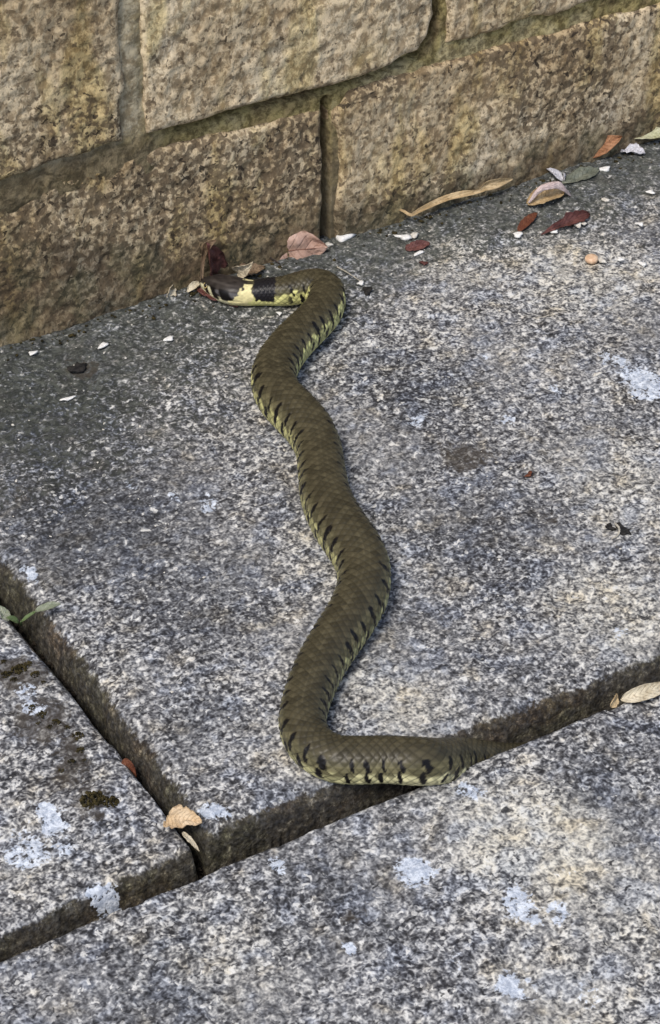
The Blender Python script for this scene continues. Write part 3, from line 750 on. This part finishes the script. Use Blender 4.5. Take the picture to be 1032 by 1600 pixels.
M_PETAL = leaf_material('greyish_white_petal', (0.46, 0.46, 0.50), (0.66, 0.66, 0.71), 0.5, 120, 0.15)
M_WHITE = plain_material('white_flake', (0.72, 0.71, 0.68), (0.85, 0.84, 0.81), 0.6, 500)
M_OFFW = plain_material('offwhite_grain', (0.52, 0.49, 0.43), (0.72, 0.69, 0.62), 0.6, 500)
M_PEACH = plain_material('peach_pebble', (0.62, 0.40, 0.25), (0.74, 0.54, 0.37), 0.5, 350)
M_DARK = plain_material('black_crumb', (0.010, 0.009, 0.009), (0.030, 0.027, 0.024), 0.8, 400)
M_MOSS = plain_material('dark_dry_moss', (0.016, 0.014, 0.007), (0.060, 0.048, 0.020), 1.0, 500, 0.1)
M_SPROUT = leaf_material('fresh_green_leaf', (0.10, 0.15, 0.055), (0.17, 0.23, 0.10), 0.45, 160, 0.1)
M_SPROUT2 = leaf_material('grey_green_seed_leaf', (0.20, 0.23, 0.15), (0.32, 0.34, 0.26), 0.5, 160, 0.1)
M_TWIG = plain_material('dry_twig_bark', (0.018, 0.014, 0.012), (0.045, 0.034, 0.028), 0.8, 400)
M_STALK = plain_material('pale_dry_stalk', (0.36, 0.33, 0.27), (0.50, 0.46, 0.38), 0.7, 400)

G_WALL = 'dead leaves gathered along the foot of the wall'
# beside and behind the head
leaf('leaf', 'large pinkish brown dry leaf leaning on the wall behind the snake neck', 'leaf', gp(402, 397, 0.0030), wp(512, 386, -0.0110) , (-0.05, -0.92, 0.38), 0.0265, M_PINK, 0.02, -0.20, 0.66, 0.72, 0.10, 0.0, 3, G_WALL, M_RIB)
leaf('leaf', 'dull red leaf standing upright against the wall behind the snake snout', 'leaf', gp(340, 431, 0.001), wp(326, 380, -0.0075), (0.25, -0.9, 0.3), 0.0125, M_RED, 0.03, 0.25, 0.62, 0.8, 0.10, 0.3, 5, G_WALL)
ribbon('leaf', 'thin tan curled leaf standing at the left of the red leaf by the wall', 'leaf', [gp(313, 437, 0.001), gp(315, 437, 0.006) , wp(318, 402, -0.0050), wp(324, 384, -0.0065), wp(338, 375, -0.0080)], [0.0008, 0.0014, 0.0020, 0.0040, 0.0006], M_BROWN, G_WALL, 0.6, 0.5, None, 6)
leaf('leaf', 'red leaf lying flat under the chin of the snake', 'leaf', gp(309, 451, 0.0012), gp(372, 478, 0.0010), (0.1, -0.15, 1), 0.0105, M_RED, 0.03, 0.15, 0.75, 0.8, 0.25, 0, 7, G_WALL)
leaf('leaf', 'pale cream curled leaf scrap standing above the snake head', 'leaf', gp(371, 427, 0.0035), gp(395, 411, 0.0125), (-0.45, -0.8, 0.5), 0.0085, M_CREAM, 0.05, 0.5, 0.45, 0.75, 0.08, 0.5, 9, G_WALL)
leaf('leaf', 'small brown leaf scrap lying just behind the yellow collar', 'leaf', gp(372, 429, 0.0030), gp(415, 417, 0.0030), (0, -0.4, 1), 0.0080, M_BROWN, 0.05, 0.4, 0.55, 0.8, 0.2, 0.4, 11, G_WALL)
leaf('leaf', 'whitish folded bract standing on the algae, farthest scrap from the snake snout', 'leaf', gp(262, 466, 0.0005), gp(270, 444, 0.0035), (0.3, -0.9, 0.4), 0.0062, M_CREAM, 0.06, 0.7, 0.8, 0.6, 0.1, 0.5, 13, G_WALL)
leaf('leaf', 'narrow grey tan leaf scrap lying at the tip of the snake snout', 'leaf', gp(293, 456, 0.0015), gp(313, 440, 0.0030), (-0.2, -0.5, 0.8), 0.0042, M_CREAM, 0.10, 0.6, 0.8, 0.7, 0.1, 0.3, 15, G_WALL)
def twig(label, pts, r, mat, cat='twig', name='twig'):
    P = catmull(np.array([list(p) + [r] for p in pts], float), 8); bm = bmesh.new(); rings = []
    for i in range(len(P)):
        T = P[min(i + 1, len(P) - 1), :3] - P[max(i - 1, 0), :3]; T /= np.linalg.norm(T)
        s = np.cross(T, [0, 0, 1.0]); s /= np.linalg.norm(s); u = np.cross(s, T)
        rr = r * (1 - 0.5 * i / len(P)) * (1 + 0.2 * math.sin(i * 2.3))
        rings.append([bm.verts.new(P[i, :3] + s * math.cos(a * math.pi / 3) * rr + u * math.sin(a * math.pi / 3) * rr) for a in range(6)])
    for r0, r1 in zip(rings[:-1], rings[1:]):
        for a in range(6): bm.faces.new((r0[a], r0[(a + 1) % 6], r1[(a + 1) % 6], r1[a]))
    bm.faces.new(rings[0][::-1]); bm.faces.new(rings[-1])
    bmesh.ops.recalc_face_normals(bm, faces=bm.faces[:])
    o = bm_obj(name, bm, mat); tag(o, label, cat)
    return o
twig('thin black leaf stalk beside the large pinkish leaf', [gp(398, 389, 0.004), gp(412, 396, 0.0032), gp(426, 405, 0.002), gp(438, 412, 0.0009)], 0.0006, M_TWIG)
twig('hair thin pale stalk on the slab right of the snake neck', [gp(527, 417, 0.0008), gp(545, 427, 0.0014), gp(566, 441, 0.0008)], 0.00035, M_STALK)
# along the wall to the right
ribbon('leaf', 'long twisted tan dry leaf strip lying along the foot of the wall', 'leaf',
       [near(p, 0.0085) for p in (gp(622, 327, 0.003), gp(632, 331, 0.002), gp(642, 336, 0.0012), gp(656, 329, 0.0015), gp(690, 314, 0.0016), gp(722, 305, 0.0018), gp(748, 299, 0.0018), gp(760, 290, 0.003), gp(778, 285, 0.003), gp(802, 279, 0.002))],
       [0.0008, 0.0014, 0.0016, 0.0022, 0.0034, 0.0034, 0.0020, 0.0046, 0.0044, 0.0008], M_TAN, G_WALL, 0.9, 0.7, None, 8)
lf = leaf('leaf', 'rolled yellowish cream leaf with a pale pink rim on the slab', 'leaf', gp(824, 319, 0.0020), gp(884, 295, 0.0030), (0.1, -0.45, 0.9), 0.0110, M_TAN, 0.06, 0.55, 0.85, 0.55, 0.15, 0.2, 17, G_WALL)
ribbon('rolled_rim', None, None, [gp(826, 317, 0.003), gp(838, 303, 0.0075), gp(852, 292, 0.0105), gp(868, 288, 0.0105), gp(882, 293, 0.0075), gp(893, 306, 0.0010)], [0.0008, 0.0024, 0.0034, 0.0038, 0.0034, 0.0008], M_PALEPINK, None, 0.2, -0.5, lf, 12)
leaf('leaf', 'grey green leaf lying flat behind the rolled cream leaf', 'leaf', gp(878, 287, 0.0012), gp(936, 263, 0.0020), (0, -0.1, 1), 0.0095, M_GREYGRN, 0.02, 0.12, 1.2, 0.55, 0.06, 0, 19, G_WALL, M_GREYGRN)
leaf('petal', 'greyish white petal pointing up and left above the rolled cream leaf', 'petal', gp(879, 283, 0.001), gp(853, 262, 0.003), (0.1, -0.3, 1), 0.0052, M_PETAL, 0.06, 0.4, 0.8, 0.7, 0.08, 0.2, 21)
leaf('petal', 'short whitish petal standing between the rolled leaf and the grey green leaf', 'petal', gp(880, 284, 0.0005), gp(882, 270, 0.0060), (0.6, -0.7, 0.3), 0.0030, M_PETAL, 0.06, 0.4, 0.8, 0.7, 0.08, 0.2, 23)
leaf('leaf', 'orange brown pointed leaf resting against the wall, left of a greenish one', 'leaf', gp(904, 243, 0.0016), wp(973, 213, -0.0075), (0, -0.75, 0.65), 0.0100, M_ORANGE, 0.03, 0.2, 0.85, 0.8, 0.08, 0.1, 25, G_WALL, M_RIB)
leaf('leaf', 'pale yellow green leaf on its edge at the wall, beyond the orange brown leaf', 'leaf', gp(975, 212, 0.0050), gp(1046, 208, 0.0060), (0.0, -0.5, 0.85), 0.0090, M_YGREEN, 0.02, 0.35, 0.85, 0.65, 0.05, 0.0, 27, G_WALL, M_YGREEN)
leaf('petal', 'lilac grey torn petal lying below the pale yellow green leaf', 'petal', gp(972, 232, 0.0010), gp(1008, 240, 0.0014), (0, -0.2, 1), 0.0105, M_PETAL, 0.04, 0.25, 0.45, 0.5, 0.2, 0, 29)
leaf('leaf', 'small rusty red leaf scrap below the rolled cream leaf', 'leaf', gp(810, 361, 0.0008), gp(839, 332, 0.0012), (0, -0.2, 1), 0.0050, M_RUST, 0.03, 0.2, 0.9, 0.5, 0.1, 0, 31)
leaf('leaf', 'crumpled dark red leaf with a blackish stalk end, right of the rusty scrap', 'leaf', gp(846, 366, 0.0010), gp(922, 333, 0.0018), (0, -0.35, 1), 0.0075, M_RED, 0.03, 0.5, 1.5, 0.7, 0.35, 0.3, 33, None, M_TWIG)
leaf('leaf', 'tiny dark red leaf scrap between two white flakes near the wall', 'leaf', gp(634, 389, 0.0012), gp(672, 380, 0.0016), (0, -0.3, 1), 0.0060, M_RED, 0.02, 0.2, 0.8, 0.5, 0.15, 0, 35)
# in the joints
leaf('leaf', 'torn bleached tan leaf lying over the corner where the joints meet', 'leaf', gp(261, 1277, 0.0016), gp(316, 1284, 0.0042), (0.15, -0.35, 1), 0.0100, M_JLEAF, 0.03, 0.12, 0.42, 0.55, 0.22, 0.15, 37)
leaf('leaf', 'thin cream leaf strip stuck down the joint under the torn leaf', 'leaf', gp(286, 1300, 0.0006), gp(312, 1330, -0.0020), (0.3, -0.5, 0.8), 0.0022, M_CREAM, 0.02, 0.2, 0.6, 0.7, 0.2, 0.2, 38)
leaf('leaf', 'small reddish brown leaf tucked in the joint below the sprout', 'leaf', gp(194, 1186, -0.002), gp(214, 1214, -0.0080), (-0.75, -0.5, 0.5), 0.0042, M_RUST, 0.02, 0.2, 0.6, 0.7, 0.1, 0.2, 39)
leaf('leaf', 'smooth cream half curled leaf in the front joint at far right', 'leaf', gp(971, 1094, 0.0010), gp(1052, 1067, 0.0020), (0.05, -0.65, 0.75), 0.0066, M_CREAM, 0.05, 0.45, 0.75, 0.6, 0.08, 0.1, 41, None, None)
leaf('leaf', 'tan pointed leaf fragment beside the cream leaf in the front joint', 'leaf', gp(955, 1105, -0.001), gp(965, 1084, 0.0018), (0.4, -0.8, 0.4), 0.0042, M_TAN, 0.04, 0.4, 0.7, 0.7, 0.1, 0.3, 43)
# sprout in the left joint
sp0 = gp(33, 973, -0.003)
spr = empty('seedling', sp0); tag(spr, 'tiny green seedling growing from the joint between the left slabs', 'seedling')
def sub(o, name):
    o.name = name
    for k_ in ('label', 'category', 'group'):
        if k_ in o: del o[k_]
    o.parent = spr; o.matrix_parent_inverse = Matrix.Translation(-Vector(sp0))
    return o
sub(leaf('leaf', None, None, gp(33, 972, 0.0), gp(58, 954, 0.004), (0, -0.3, 1), 0.0016, M_SPROUT, 0.06, 0.3, 0.9, 0.7, 0.03, 0, 45), 'leaf')
sub(leaf('leaf', None, None, gp(30, 973, 0.0), gp(11, 964, 0.004), (0, -0.3, 1), 0.0030, M_SPROUT, 0.08, 0.3, 0.9, 0.7, 0.03, 0, 47), 'leaf')
sub(leaf('leaf', None, None, gp(55, 955, 0.004), gp(95, 943, 0.005), (0, -0.2, 1), 0.0036, M_SPROUT2, 0.05, 0.3, 0.9, 0.6, 0.05, 0, 49), 'leaf')
sub(leaf('leaf', None, None, gp(14, 970, 0.002), gp(-6, 946, 0.005), (0.3, -0.3, 1), 0.0050, M_SPROUT2, 0.05, 0.3, 0.9, 0.6, 0.05, 0, 51), 'leaf')
sub(twig(None, [gp(33, 976, -0.010), gp(33, 974, -0.004), gp(33, 971, 0.0005)], 0.0006, M_SPROUT), 'stem')

# pebbles, flakes and crumbs
GW = 'white flakes scattered on the slab'
flakes = [(52, 552, 17, 6, 0.1, 'small white flake lying on the algae close to the wall base', M_WHITE),
          (162, 541, 19, 8, 0.1, 'white flake on the algae, midway between wall corner and snake head', M_WHITE),
          (265, 530, 18, 8, -0.1, 'rough white flake on the slab below the whitish bract', M_WHITE),
          (108, 623, 26, 6, 0.0, 'narrow straight white sliver on the slab, below the black crumb', M_WHITE),
          (537, 373, 30, 14, 0.1, 'large white oval stone chip at the crack in the wall base', M_WHITE),
          (514, 383, 11, 10, 0.3, 'small white grain in the gap right of the large pinkish leaf', M_OFFW),
          (632, 371, 25, 9, -0.75, 'white seed shaped flake above the tiny dark red scrap', M_WHITE),
          (647, 368, 14, 9, 0.2, 'grey white crumb touching the top of the tiny red scrap', M_OFFW),
          (655, 396, 24, 5, 0.08, 'white sliver along the lower edge of the tiny red scrap', M_WHITE),
          (810, 367, 12, 11, 0.8, 'round white grain at the lower end of the rusty scrap', M_WHITE),
          (867, 362, 10, 8, 0.2, 'white grain under the dark stalk end of the crumpled red leaf', M_WHITE),
          (902, 352, 12, 10, 0.2, 'cream grain touching the underside of the crumpled red leaf', M_OFFW),
          (913, 350, 9, 8, 0.2, 'pale grain at the right end of the crumpled red leaf', M_OFFW),
          (945, 265, 18, 8, -0.35, 'white flake on the dark slab right of the grey green leaf', M_WHITE),
          (970, 232, 20, 7, 0.05, 'bright white flake touching the lilac grey torn petal', M_WHITE),
          (1004, 413, 9, 12, 0.4, 'upright white grain farthest right of the peach pebble', M_WHITE),
          (969, 405, 8, 8, 0.1, 'white speck halfway between peach pebble and upright grain', M_WHITE),
          (941, 408, 10, 11, 0.2, 'cream grain just right of the peach pebble', M_OFFW),
          (1000, 351, 10, 8, 0.3, 'white grain alone on the slab above the upright grain', M_WHITE),
          (1017, 301, 9, 9, 0.8, 'small white grain on the slab below the torn petal', M_WHITE),
          (946, 313, 8, 12, 0.2, 'tall pale grain right of the rolled cream leaf', M_OFFW),
          (564, 443, 15, 7, 0.2, 'white flake beside a black crumb right of the snake neck', M_WHITE),
          (437, 490, 7, 7, 0.0, 'tiny white grain under the yellow throat of the snake', M_WHITE),
          (933, 585, 18, 5, 0.1, 'thin white sliver left of the blue white lichen patch', M_OFFW),
          (505, 1149 - 700, 1, 1, 0, None, None)]
for i, (x, y, a, b, rot, lab, mt) in enumerate(flakes):
    if lab: grain('stone_chip', lab, 'stone chip', x, y, (a, b), mt, 0.6, rot, 100 + i, GW, 0.0006, 0.3)
grain('pebble', 'smooth peach coloured pebble on the slab near the wall', 'pebble', 924, 407, (21, 16), M_PEACH, 0.75, -0.4, 61, None, 0.0006, 0.06, 0.35, 0.0)
grain('dirt_crumb', 'black crumb of dirt on the algae above the white sliver', 'dirt crumb', 124, 577, (30, 20), M_DARK, 0.35, 0.1, 62, 'dark crumbs on the slabs', 0.0004, 0.5, 0.3, 0.1)
grain('dirt_crumb', 'black crumb beside the white flake right of the snake neck', 'dirt crumb', 573, 455, (14, 11), M_DARK, 0.6, 0.1, 63, 'dark crumbs on the slabs', 0.0004, 0.5)
grain('dirt_crumb', 'larger of two black crumbs paired on the bare slab', 'dirt crumb', 976, 829, (18, 16), M_DARK, 0.5, 0.1, 64, 'dark crumbs on the slabs', 0.0004, 0.6)
grain('dirt_crumb', 'smaller of two black crumbs paired on the bare slab', 'dirt crumb', 953, 824, (11, 9), M_DARK, 0.5, 0.1, 65, 'dark crumbs on the slabs', 0.0004, 0.6)
twig('tiny pale hooked stalk between the paired black crumbs', [gp(962, 818, 0.0012), gp(968, 826, 0.002), gp(966, 836, 0.0014), gp(956, 842, 0.0008)], 0.0005, M_STALK)
grain('dirt_crumb', 'small brown crumb alone at the middle of the large slab', 'dirt crumb', 826, 742, (16, 7), M_RUST, 0.5, 0.3, 66, 'dark crumbs on the slabs', 0.0004, 0.5)
grain('dirt_crumb', 'dark red crumb under the tiny dark red scrap', 'dirt crumb', 663, 412, (9, 8), M_RED, 0.6, 0.1, 67, 'dark crumbs on the slabs', 0.0004, 0.5)
def moss(label, spots, z):
    bm = bmesh.new()
    c0 = gp(spots[0][0], spots[0][1], z)
    for k, (x, y, rr) in enumerate(spots):
        c = gp(x, y, z); sc = np.linalg.norm(c - CAM) / FOC; r = rr * sc
        for t in range(int(26 + rr * 3)):
            a = random.uniform(0, 6.283); q = r * math.sqrt(random.random()); rad = r * random.uniform(0.10, 0.26)
            hh = r * 0.45 * (1 - (q / r) ** 2)
            mtx = Matrix.Translation((c[0] + q * math.cos(a), c[1] + q * math.sin(a) * 0.9, z + hh * random.uniform(0.3, 1.0))) @ Matrix.Rotation(random.uniform(-0.8, 0.8), 4, 'X') @ Matrix.Rotation(random.uniform(0, 6), 4, 'Z') @ Matrix.Diagonal((rad, rad * 0.55, rad * 1.1, 1))
            bmesh.ops.create_icosphere(bm, subdivisions=1, radius=1.0, matrix=mtx)
    o = bm_obj('moss_clump', bm, M_MOSS, None, True); tag(o, label, 'moss', 'dark moss clumps on the left slab')
    return o
moss('dark brown moss clump standing alone on the left slab', [(146, 1250, 19), (173, 1253, 13)], Z_L)
moss('flat dark moss patch on the left slab nearest the seedling', [(30, 1046, 12), (55, 1054, 8), (10, 1054, 8), (44, 1038, 7), (22, 1062, 6), (68, 1066, 4), (6, 1034, 5)], Z_L)
moss('broken dark moss patch at the middle of the left slab edge', [(66, 1116, 8), (88, 1128, 7), (122, 1150, 9), (50, 1105, 6), (105, 1136, 5), (78, 1136, 5), (126, 1172, 7), (112, 1190, 6), (96, 1204, 5), (132, 1188, 4), (60, 1130, 4)], Z_L)

# soil crumbs and grit swept against the wall and into the joints
def grit(name, label, mat, n, place, rmin, rmax):
    base = bmesh.new(); bmesh.ops.create_icosphere(base, subdivisions=1, radius=1.0)
    bv = np.array([v.co[:] for v in base.verts]); bf = np.array([[v.index for v in f.verts] for f in base.faces]); base.free()
    V, Fs = [], []
    for k in range(n):
        c = place(); r = rmin * (rmax / rmin) ** (random.random() ** 2)
        sc = np.array([random.uniform(0.7, 1.6), random.uniform(0.7, 1.3), random.uniform(0.4, 0.8)]) * r
        a = random.uniform(0, 6.283); v = bv * (1 + 0.30 * rng.uniform(-1, 1, (len(bv), 1))) * sc
        v = np.stack([v[:, 0] * math.cos(a) - v[:, 1] * math.sin(a), v[:, 0] * math.sin(a) + v[:, 1] * math.cos(a), v[:, 2]], -1)
        Fs.append(bf + len(V) * len(bv)); V.append(v + c)
    o = mesh_np(name, np.vstack(V), np.vstack(Fs), mat, None, False)
    tag(o, label, 'grit', None, 'stuff'); return o
def by_wall():
    x = random.uniform(-0.24, 0.28); return np.array([x, -0.0045 - abs(random.gauss(0, 0.006)), 0.0004])
def in_front_joint():
    x = random.uniform(-0.45, 0.15); f = (x + 0.2405) / 0.26
    return np.array([x, -0.3145 - 0.012 * max(0, f) * 0.5 - random.uniform(0.001, 0.006), random.uniform(-0.024, -0.014)])
def in_side_joint():
    y = random.uniform(-0.31, -0.02); return np.array([-0.2385 + random.uniform(-0.0015, 0.0015), y, random.uniform(-0.024, -0.015)])
def on_slab():
    while True:
        x, y = random.uniform(-0.22, 0.2), random.uniform(-0.30, -0.01)
        if random.random() < 0.25 + 0.75 * math.exp(y / 0.06): return np.array([x, y, 0.0006])
grit('dirt_grit', 'dark soil crumbs swept along the foot of the wall', M_MOSS, 420, by_wall, 0.0003, 0.0012)
grit('joint_grit', 'dark soil and grit packed in the open slab joints', M_SOIL, 1800, lambda: in_front_joint() if random.random() < 0.6 else in_side_joint(), 0.0005, 0.0014)
grit('pale_grit', 'tiny pale grains scattered over the slab near the wall', M_OFFW, 260, on_slab, 0.00025, 0.0007)
